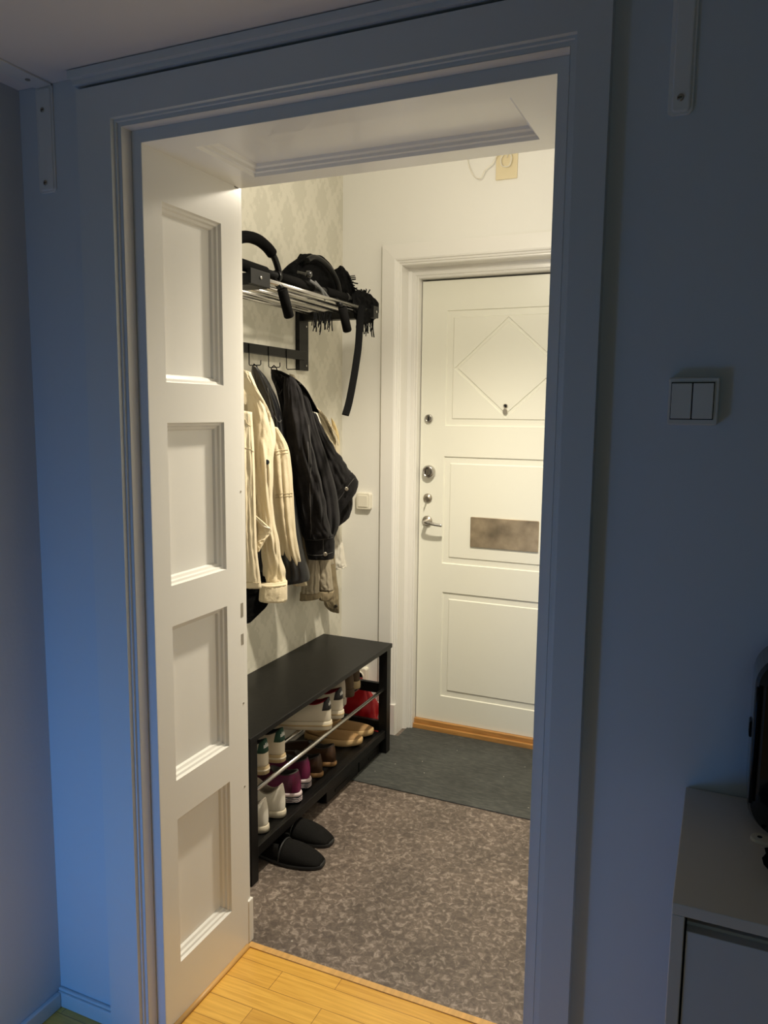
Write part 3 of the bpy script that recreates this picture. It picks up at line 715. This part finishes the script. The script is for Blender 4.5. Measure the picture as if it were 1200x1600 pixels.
# ------------------------------------------------------------------ hat rack
RY0, RY1 = 2.028, 2.868
t = thing('hat_rack', 'black wall-mounted hat rack with chrome rods and coat hooks', 'hat rack', (XHL, (RY0+RY1)/2, 1.68))
for y0 in (RY0, RY1-.04):
    MB().box(XHL+.001, XHL+.020, y0-.02, y0+.055, 1.680, 1.935).build('upright', M['black'], t, bevel=.001)
    MB().box(XHL+.332, XHL+.3445, y0-.06 if y0 < 2.5 else y0, y0+.045, 1.882, 1.926).build('end_plate', M['black'], t, bevel=.001)
    MB().box(XHL+.001, XHL+.334, y0-.05 if y0 < 2.5 else y0, y0+.045, 1.880, 1.915).build('arm', M['black'], t, bevel=.0015)
MB().lathe([(.0055, 0), (.0055, .002)], (-1.300, 0, 0), (1, 0, 0)) 
for y in (RY0-.008, RY1-.018):
    MB().lathe([(.0050, 0), (.0050, .002), (.002, .002)], (XHL+.3455, y, 1.905), (1, 0, 0), 12).build('bolt', M['chrome'], t)
for y in (1.70, 1.86):
    MB().lathe([(.004, 0), (.004, .002)], (XHL+.0205, RY1-.005, y), (1, 0, 0), 10).build('bolt', M['chrome'], t)
for k in range(5):
    x = XHL+.325-k*.066
    MB().tube([(x, RY0+.04, 1.908), (x, RY1-.035, 1.908)], .0072, 12).build('rod', M['chrome'], t)
MB().box(XHL+.012, XHL+.030, RY0+.02, RY1-.02, 1.722, 1.757).build('hook_rail', M['black'], t, bevel=.001)
HOOKS = [2.162, 2.293, 2.424, 2.556, 2.687]
for y in HOOKS:
    xw = XHL+.031
    MB().tube([(xw, y, 1.755), (xw, y, 1.680), (xw+.004, y, 1.676), (xw+.046, y, 1.676), (xw+.050, y, 1.680), (xw+.050, y, 1.694)], .0019, 8).build('hook', M['blackmetal'], t)

# ------------------------------------------------------------------ pull-up bar on the rack
TX = -1.345
t = thing('pull_up_bar', 'black foam-gripped pull-up bar with bent arms lying on the hat rack', 'exercise bar', (TX, 2.3, 1.93))
ZT = 1.9155+.0175+.003
MB().tube([(TX, 1.80, ZT+.006), (TX, 2.11, ZT+.002)], .0175, 16).build('foam_grip', M['foam'], t)
MB().tube([(TX, 2.10, ZT+.001), (TX, 2.84, ZT-.003)], .0135, 16).build('bar', M['blackmetal'], t)
for y0, y1 in ((2.185, 2.40), (2.50, 2.66)):
    MB().tube([(TX, y0, ZT), (TX, y1, ZT-.001)], .0172, 16).build('foam_grip', M['foam'], t)
MB().tube([(TX, 2.170, ZT), (TX, 2.185, ZT)], .0185, 16).build('collar', M['blackmetal'], t)
MB().tube([(TX, 2.655, ZT), (TX, 2.668, ZT)], .0185, 16).build('collar', M['blackmetal'], t)
for pts in ([(441, 452), (446, 470), (452, 496)], [(535, 480), (538, 498), (543, 518)]):
    P_ = [at(px, py, 'x', TX+.035) for px, py in pts]
    dv = (P_[-1]-P_[0]).normalized()
    MB().tube([P_[0], P_[-1]-dv*.004, P_[-1]], [.0165, .0165, .013], 16).build('foam_grip', M['foam'], t)
    MB().tube([(TX, P_[0].y, ZT-.01), P_[0]+Vector((0, 0, -.002))], .010, 12).build('joint', M['blackmetal'], t)
hp = [(350, 372), (366, 363), (385, 361.5), (402, 366), (418, 380), (426, 391), (432, 405), (437, 424), (438.5, 436)]
hp = [Vector((TX+.002, at(px, py+4, 'x', TX).y, at(px, py+4, 'x', TX).z)) for px, py in [(349, 378), (366, 370), (384, 366), (402, 371), (416, 382), (424, 392), (430, 404), (434.5, 420), (436, 432)]]
hs = smooth_path(hp[:6], 6); MB().tube(hs, .0175, 14).build('foam_grip', M['foam'], t)
MB().tube(smooth_path(hp[4:], 6), .0105, 14).build('bent_arm', M['blackmetal'], t)
hp = [Vector((TX-.02, at(px, py, 'x', TX-.02).y, at(px, py, 'x', TX-.02).z)) for px, py in [(480, 407), (490, 402), (502, 407), (514, 418), (522, 430), (528, 444), (531, 460)]]
MB().tube(smooth_path(hp, 6), .0095, 14).build('bent_arm', M['blackmetal'], t)
# clamp knob
kp = at(478, 428, 'x', TX+.02); MB().lathe([(.004, -.03), (.004, 0), (.011, .002), (.013, .010), (.011, .018), (.004, .021)], kp, (.9, .3, -.2), 16).build('knob', M['blackgloss'], t)
for off_ in ((484, 438, 514, 466), (492, 440, 508, 468)):
    a_ = at(off_[0], off_[1], 'x', TX+.03); c_ = at(off_[2], off_[3], 'x', TX+.022)
    MB().tube(smooth_path([a_, a_.lerp(c_, .5)+Vector((.004, 0, .004)), c_]), .0055, 8, True, .6).build('strap', mat('grey_webbing', (.05, .05, .05), .5), t)

# ------------------------------------------------------------------ soft shapes built from real cross-sections
def cloth(sections, X, folds=.10, nf=5, seed=0, n=72, sub=10, crease=.0055, open_end=False, open_start=False, power=1.0, amp_grow=1.0, fine=.04):
    """sections: (xL,yL,xR,yR,thick[,X]) two edge points of the garment and its thickness along the view"""
    S = [list(s)+[X] if len(s) == 5 else list(s) for s in sections]
    S = catmull(S, sub); R = []; rnd = random.Random(seed); ph = [rnd.uniform(0, 6.28) for _ in range(8)]
    tot = len(S)-1
    for i, (xl, yl, xr, yr, th, xx) in enumerate(S):
        s = i/tot
        c = at((xl+xr)/2, (yl+yr)/2, 'x', xx); cam_ = Vector((0, 0, EYE)); dist = (c-cam_).dot(fwd)
        pl = cam_+ray(xl, yl)*dist; pr = cam_+ray(xr, yr)*dist
        a = (pr-pl)/2; c = (pl+pr)/2; vd = (c-cam_).normalized(); vd.z = 0; vd.normalize(); th_ = th/2
        ring = []
        for k in range(n):
            t_ = 2*math.pi*k/n; cs, sn = math.cos(t_), math.sin(t_)
            cs_ = math.copysign(abs(cs)**.85, cs); sn_ = math.copysign(abs(sn)**.85, sn)
            g = min(1, s*2.2+.25)**amp_grow
            edge = abs(sn)
            if open_end and s > .8: g *= 1-.75*min(1, (s-.8)/.15)
            f = folds*g*(.55*math.sin(nf*cs*2.0+ph[0]+s*1.6)+.35*math.sin((nf+3)*cs*2.1+ph[1]-s*3.0)+.25*math.sin(nf*2.3*cs+ph[2]+s*6*math.sin(ph[3])))
            f += fine*mnoise.noise(Vector((cs*2.5+seed, sn*1.5, s*9)))*1.4
            w_ = 1+.25*fine*mnoise.noise(Vector((cs*3+seed+9, 2, s*10)))*4
            base = th_*sn_
            q = Vector((cs*2.6+seed*3.1+s*1.5, s*11, .5*sn))
            cr = crease*edge*((1-2.4*abs(mnoise.noise(q)))*.8+.5*mnoise.noise(q*2.3))*min(1, s*4+.2)
            ring.append(c - vd*math.copysign(cr, sn) + a*cs_*w_ - vd*(base*(1) + math.copysign(th_*f*edge, sn)*2.0))
        R.append(ring)
    if open_end:
        last = R[-1]; c = sum(last, Vector())/n; prevc = sum(R[-3], Vector())/n; d = (prevc-c).normalized()
        R.append([c+(p-c)*.93 for p in last]); R.append([c+(p-c)*.86+d*.03 for p in last])
    return R
def garment(name, mats, parent, sections, X, **k):
    R = cloth(sections, X, **k); mb = MB(); mb.rings(R); o = mb.build(name, mats, parent)
    return o, BVHTree.FromPolygons([Vector(v) for v in mb.v], mb.f)
def on(bvh, pts, off=.0015):
    out = []
    for px, py in pts:
        d = ray(px, py).normalized(); h = bvh.ray_cast(Vector((0, 0, EYE)), d)
        if h[0] is None:
            h = bvh.find_nearest(at(px, py, 'x', -1.5)); 
        out.append(h[0]-d*off)
    return out
def stitch(bvh, pts, name, m, parent, r=.0011, sub=4):
    P_ = smooth_path([(x, y) + (0,) for x, y in pts], sub)
    MB().tube(on(bvh, [(p.x, p.y) for p in P_]), r, 6).build(name, m, parent)

# --- cream denim jacket (hook hidden by the jamb)
t = thing('denim_jacket', 'cream denim jacket hanging nearest the doorway, left of the black coat', 'jacket', (-1.56, 2.29, 1.69))
o, bv = garment('body', M['cream'], t, [(352, 572, 388, 590, .03), (345, 600, 408, 622, .07), (340, 650, 430, 668, .11), (338, 700, 428, 708, .12), (336, 750, 426, 756, .12), (334, 790, 420, 794, .10), (334, 815, 400, 818, .08)], -1.545, folds=.16, nf=3, seed=3, open_end=True)
# collar
o2, _ = garment('collar', M['cream'], t, [(368, 574, 392, 582, .05), (372, 590, 402, 606, .07), (388, 620, 416, 632, .06), (402, 645, 424, 652, .05), (407, 660, 422, 664, .03)], -1.455, folds=.05, nf=2, seed=8)
# front panel with placket, right of the opening
o3, b3 = garment('front_panel', M['cream'], t, [(400, 660, 434, 668, .03), (408, 705, 452, 704, .05), (412, 760, 458, 764, .06), (420, 820, 462, 826, .06), (430, 870, 470, 874, .05), (458, 915, 480, 914, .035)], -1.490, folds=.22, nf=3, seed=5, open_end=True)
# near sleeve with cuff, hanging to the lower middle
o4, b4 = garment('sleeve', M['cream'], t, [(386, 612, 408, 622, .05), (388, 660, 422, 664, .07), (392, 720, 427, 724, .085), (402, 790, 427, 792, .08), (407, 850, 436, 848, .085), (411, 890, 444, 887, .09), (410, 912, 448, 908, .09)], -1.455, folds=.16, nf=2, seed=12, fine=.14, sub=9)
c5, b5 = garment('cuff', M['cream'], o4, [(407, 911, 449, 908, .096), (405, 925, 449, 923, .098), (404, 937, 449, 937, .098)], -1.433, folds=.02, seed=2, open_end=True, fine=.02, sub=3)
# left front edge with its own hem
o6, b6 = garment('left_front', M['cream'], t, [(372, 640, 394, 644, .05), (372, 720, 398, 722, .07), (372, 800, 400, 802, .07), (374, 860, 402, 862, .06), (374, 916, 409, 918, .05)], -1.440, folds=.30, nf=2, seed=21, open_end=True)
gp, bgp = garment('pocket_bag', M['cream'], t, [(393, 800, 397, 803, .015), (394, 815, 420, 823, .03), (396, 830, 424, 831, .025), (399, 846, 414, 846, .02), (402, 862, 405, 862, .01)], -1.425, folds=.05, nf=1, seed=14)
stitch(bgp, [(395, 803), (402, 812), (412, 822), (424, 826)], 'seam', M['whitecloth'], gp, .0022)
stitch(b3, [(424, 703), (432, 705), (440, 703), (450, 703)], 'seam', M['creamdark'], o3); stitch(b3, [(424, 708), (432, 710), (440, 708), (450, 708)], 'seam', M['creamdark'], o3)
stitch(b3, [(430, 774), (440, 771), (450, 771), (457, 770)], 'seam', M['creamdark'], o3); stitch(b3, [(430, 778), (440, 776), (450, 775), (457, 775)], 'seam', M['creamdark'], o3)
stitch(b5, [(406, 916), (420, 917), (435, 916), (447, 914)], 'seam', M['creamdark'], c5); stitch(b5, [(408, 912), (420, 913), (435, 912), (447, 910)], 'seam', M['creamdark'], c5)
stitch(b6, [(374, 910), (390, 910), (408, 911)], 'seam', M['creamdark'], o6); stitch(b6, [(383, 700), (391, 702), (396, 706)], 'seam', M['creamdark'], o6)
stitch(b6, [(383, 655), (388, 664), (398, 665)], 'seam', M['creamdark'], o6)
pk = on(b4, [(417, 722)], .004)[0]
MB().lathe([(.0085, -.004), (.0090, .002), (.006, .003)], pk, (.5, -.85, 0), 14).build('button', M['blackgloss'], t)
# --- black coat with shiny shell
t = thing('black_coat', 'shiny black nylon coat hanging between the cream and the black denim jacket', 'coat', (-1.57, 2.424, 1.69))
o, bv = garment('body', M['leather'], t, [(394, 572, 402, 574, .02), (393, 585, 416, 590, .05), (398, 610, 430, 616, .08), (402, 640, 440, 648, .10), (402, 700, 448, 704, .12), (400, 780, 462, 784, .13), (396, 850, 474, 856, .14), (390, 900, 484, 900, .13), (380, 920, 478, 908, .06)], -1.545, folds=.14, nf=4, seed=31, sub=8)
garment('tail', M['blackcloth'], o, [(350, 900, 438, 896, .08), (350, 925, 430, 920, .08), (350, 950, 418, 945, .07), (350, 972, 406, 958, .05), (350, 978, 392, 972, .03)], -1.53, folds=.08, nf=3, seed=33)
MB().tube([at(px, py, 'x', -1.575) for px, py in ((396, 580), (394, 574), (397, 569), (401, 572), (405, 584))], .0022, 8).build('hanging_loop', M['blackcloth'], t)
stitch(bv, [(424, 604), (436, 625), (442, 655), (447, 690)], 'piping', M['denimstitch'], o, .0014); stitch(bv, [(418, 606), (425, 640), (437, 660), (444, 640)], 'piping', M['denimstitch'], o, .0012)
# --- grey-white tops behind, then black denim jacket in front
t = thing('beige_cardigan', 'cream striped cardigan showing at the shoulder behind the black denim jacket', 'cardigan', (-1.60, 2.69, 1.69))
o, bv = garment('body', M['cream'], t, [(448, 590, 456, 592, .02), (452, 612, 474, 618, .05), (466, 638, 507, 648, .08), (485, 668, 528, 685, .10), (490, 705, 531, 715, .10), (490, 760, 528, 765, .11), (490, 800, 528, 803, .10), (492, 826, 528, 826, .10)], -1.60, folds=.20, nf=3, seed=40, fine=.03)
for q in range(5):
    stitch(bv, [(501+q*5, 642+q*4), (509+q*4, 655+q*5), (516+q*3, 676+q*5)], 'stripe', M['beigehem'], o, .0016)
garment('sleeve_lining', M['yellowcloth'], o, [(517, 652, 523, 660, .03), (520, 676, 530, 680, .05), (522, 700, 531, 704, .04)], -1.575, folds=.1, seed=4)
o7, b7 = garment('sleeve', M['whitecloth'], t, [(505, 800, 525, 802, .05), (507, 826, 531, 826, .06), (508, 850, 536, 850, .06), (511, 880, 540, 878, .06), (512, 891, 542, 885, .06)], -1.60, folds=.06, seed=43, open_end=True)
t = thing('white_shirt', 'white shirt with its collar just showing behind the black denim jacket', 'shirt', (-1.59, 2.60, 1.68))
garment('body', M['whitecloth'], t, [(450, 590, 462, 596, .02), (468, 625, 488, 633, .04), (478, 650, 500, 656, .05), (485, 680, 508, 690, .05), (488, 720, 510, 724, .05), (488, 790, 512, 792, .05), (489, 830, 512, 830, .05)], -1.545, folds=.08, nf=2, seed=44)
t = thing('trench_coat', 'beige trench coat whose two hems hang lowest behind the black denim jacket', 'coat', (-1.60, 2.69, 1.69))
o, bv = garment('body', M['beige'], t, [(452, 584, 460, 586, .02), (455, 620, 480, 624, .05), (462, 700, 500, 704, .08), (466, 780, 510, 780, .09), (470, 850, 518, 850, .10), (478, 880, 522, 880, .10)], -1.575, folds=.1, seed=50)
o8, b8 = garment('sleeve', M['beige'], o, [(492, 840, 516, 842, .05), (492, 870, 516, 872, .055), (494, 900, 519, 902, .06), (496, 920, 521, 921, .06)], -1.530, folds=.08, nf=2, seed=51)
garment('cuff', M['beigehem'], o8, [(495, 922, 522, 922, .064), (496, 930, 521, 931, .064), (499, 937, 517, 937, .05)], -1.530, folds=.05, seed=52, sub=3, open_end=True)
o9, b9 = garment('front_flap', M['beige'], o, [(478, 860, 500, 862, .04), (474, 890, 500, 892, .05), (471, 915, 499, 918, .05), (470, 926, 499, 925, .05)], -1.565, folds=.16, nf=2, seed=53)
garment('hem', M['beigehem'], o9, [(469, 926, 500, 925, .054), (468, 938, 500, 934, .054)], -1.565, folds=.1, nf=2, seed=53, sub=3, open_end=True)
o10, b10 = garment('hem_panel', M['beigehem'], o, [(508, 850, 522, 851, .02), (508, 890, 525, 892, .024), (505, 925, 529, 926, .024), (507, 945, 530, 948, .022), (516, 955, 530, 958, .015)], -1.585, folds=.1, nf=2, seed=54)
pk = on(b10, [(525, 947)], .003)[0]; MB().lathe([(.007, -.003), (.0075, .001), (.004, .002)], pk, (.5, -.85, 0), 12).build('button', M['blackgloss'], o)
# --- black denim jacket
t = thing('denim_jacket', 'black denim jacket with dark corduroy collar, its rear sleeve sticking out toward the small switch', 'jacket', (-1.57, 2.556, 1.69))
o, bv = garment('body', M['denim'], t, [(424, 577, 434, 578, .02), (424, 590, 462, 596, .07), (432, 612, 482, 624, .11), (440, 650, 494, 664, .14), (446, 700, 510, 712, .16), (454, 760, 526, 768, .17), (462, 810, 530, 815, .17), (480, 850, 520, 848, .14), (482, 868, 518, 864, .12)], -1.535, folds=.2, nf=4, seed=61, sub=8, open_end=True)
oc, bc = garment('collar', M['cord'], t, [(428, 578, 440, 580, .04), (432, 584, 462, 592, .07), (446, 592, 478, 607, .06), (466, 608, 489, 626, .05), (476, 626, 498, 643, .04), (486, 642, 499, 646, .02)], -1.495, folds=.05, nf=2, seed=62)
# near sleeve hanging straight
o11, b11 = garment('sleeve', M['denim'], t, [(446, 584, 460, 590, .01), (443, 604, 471, 612, .05), (443, 650, 482, 656, .09), (448, 700, 490, 704, .11), (458, 760, 504, 762, .11), (466, 810, 512, 811, .10), (474, 840, 520, 838, .095)], -1.465, folds=.16, nf=3, seed=64, fine=.16, sub=9)
c12, b12 = garment('cuff', M['denim'], o11, [(474, 838, 522, 836, .10), (478, 858, 523, 857, .102), (481, 872, 522, 871, .10)], -1.465, folds=.03, seed=65, sub=4, open_end=True, fine=.05)
# rear sleeve angled out to the right
o13, b13 = garment('sleeve', M['denim'], t, [(474, 640, 494, 646, .05), (482, 690, 512, 682, .08), (494, 742, 534, 716, .10), (506, 790, 552, 742, .10)], -1.505, folds=.2, nf=3, seed=66, fine=.12, sub=9)
c14, b14 = garment('cuff', M['denim'], o13, [(503, 786, 550, 738, .105), (512, 802, 560, 752, .105), (520, 815, 557, 768, .10)], -1.505, folds=.02, seed=67, sub=4, open_end=True, fine=.04)
c15, b15 = garment('waistband', M['denim'], o, [(506, 806, 550, 770, .10), (512, 822, 551, 790, .10), (516, 830, 546, 808, .08)], -1.54, folds=.08, seed=68, sub=4, open_end=True)
for L_ in ([(498, 664), (502, 720), (500, 770), (503, 835)], [(497, 690), (501, 780), (501, 840)]):
    stitch(b11, [(x-16, y) for x, y in L_], 'seam', M['denimstitch'], o11, .0010)
stitch(b12, [(478, 866), (495, 868), (510, 866), (520, 863)], 'seam', M['denimstitch'], c12, .001); stitch(b12, [(476, 843), (495, 844), (520, 840)], 'seam', M['denimstitch'], c12, .001)
stitch(b12, [(505, 839), (505, 866)], 'seam', M['denimstitch'], c12, .001)
stitch(b14, [(513, 797), (530, 780), (545, 758), (553, 748)], 'seam', M['denimstitch'], c14, .001)
stitch(bc, [(434, 600), (438, 592), (455, 596), (470, 600)], 'piping', M['denimstitch'], oc, .0014); stitch(bv, [(432, 596), (430, 606), (436, 616), (441, 608)], 'piping', M['denimstitch'], o, .0014)
for bb_, px, py in ((b12, 508, 866), (b14, 541, 764)):
    pk = on(bb_, [(px, py)], .003)[0]; MB().lathe([(.0085, -.004), (.0090, .001), (.006, .003), (.003, .002)], pk, (.5, -.85, 0), 14).build('button', M['steel'], t)
MB().tube([at(px, py, 'x', -1.572) for px, py in ((424, 584), (424, 575), (428, 571), (432, 575), (434, 586))], .0022, 8).build('hanging_loop', M['blackcloth'], t)

# ------------------------------------------------------------------ cloth on the rack
t = thing('fabric_bag', 'slumped black cloth bag on top of the hat rack, behind the bent bar', 'bag', (-1.46, 2.5, 1.92))
garment('pouch', M['blackcloth'], t, [(440, 424, 444, 430, .02), (452, 413, 456, 444, .10), (464, 406, 468, 450, .16), (474, 399, 480, 456, .20), (488, 400, 492, 460, .22), (502, 402, 502, 464, .22), (514, 412, 512, 466, .20), (524, 426, 520, 468, .16), (530, 446, 528, 470, .08)], -1.44, folds=.06, nf=3, seed=71, fine=.05)
cp = [at(px, py, 'x', -1.44) for px, py in ((466, 404), (470, 399), (476, 400), (482, 398), (486, 397))]
MB().tube(cp, [.004, .006, .005, .004, .002], 8).build('drawstring', M['blackcloth'], t)
t = thing('wool_scarf', 'black fringed wool scarf bunched over the far end of the hat rack', 'scarf', (-1.40, 2.85, 1.92))
garment('bunched_cloth', M['blackcloth'], t, [(520, 425, 522, 470, .06), (531, 416, 530, 478, .12), (538, 420, 538, 482, .15), (546, 430, 548, 486, .15), (552, 446, 556, 488, .13), (558, 462, 566, 490, .11)], -1.42, folds=.10, nf=4, seed=81, fine=.10)
garment('knotted_end', M['blackcloth'], t, [(550, 460, 553, 496, .08), (560, 453, 566, 506, .10), (572, 457, 577, 504, .11), (584, 465, 587, 497, .09), (592, 474, 592, 488, .04)], -1.345, folds=.10, nf=4, seed=83, fine=.14)
rnd = random.Random(5)
fr = MB()
def strand(p0, length, lean, X):
    pts = [at(p0[0], p0[1], 'x', X)]
    for q in range(1, 6):
        f = q/5; pts.append(at(p0[0]+lean*f+rnd.uniform(-1, 1), p0[1]+length*f, 'x', X))
    fr.tube(pts, rnd.uniform(.0016, .0028), 6)
for q in range(34): strand((557+rnd.uniform(0, 26), 488), rnd.uniform(12, 40), rnd.uniform(-2, 3), -1.325)
for q in range(20): strand((490+rnd.uniform(0, 28), 488), rnd.uniform(16, 36), rnd.uniform(-4, 4), -1.36)
for q in range(12):
    a_ = rnd.uniform(0, 1); strand((544+12*a_, 432+28*a_), rnd.uniform(-2, 8), rnd.uniform(4, 12), -1.38)
for q in range(10): strand((556+rnd.uniform(0, 18), 460), -rnd.uniform(2, 9), rnd.uniform(-4, 5), -1.345)
fr.build('fringe', M['blackcloth'], t)['kind'] = 'stuff'
# belt hanging down from the rack end
bp_ = smooth_path([at(px, py, 'x', -1.292) for px, py in ((566, 478), (564, 488), (562, 510), (560, 540), (556, 570), (551, 600), (545, 630), (539.5, 649))], 6)
tag(MB().tube(bp_, .0135, 10, True, .14, up=(.9, .44, 0)).build('belt', M['cord']), 'black belt hanging from the far end of the hat rack', 'belt')
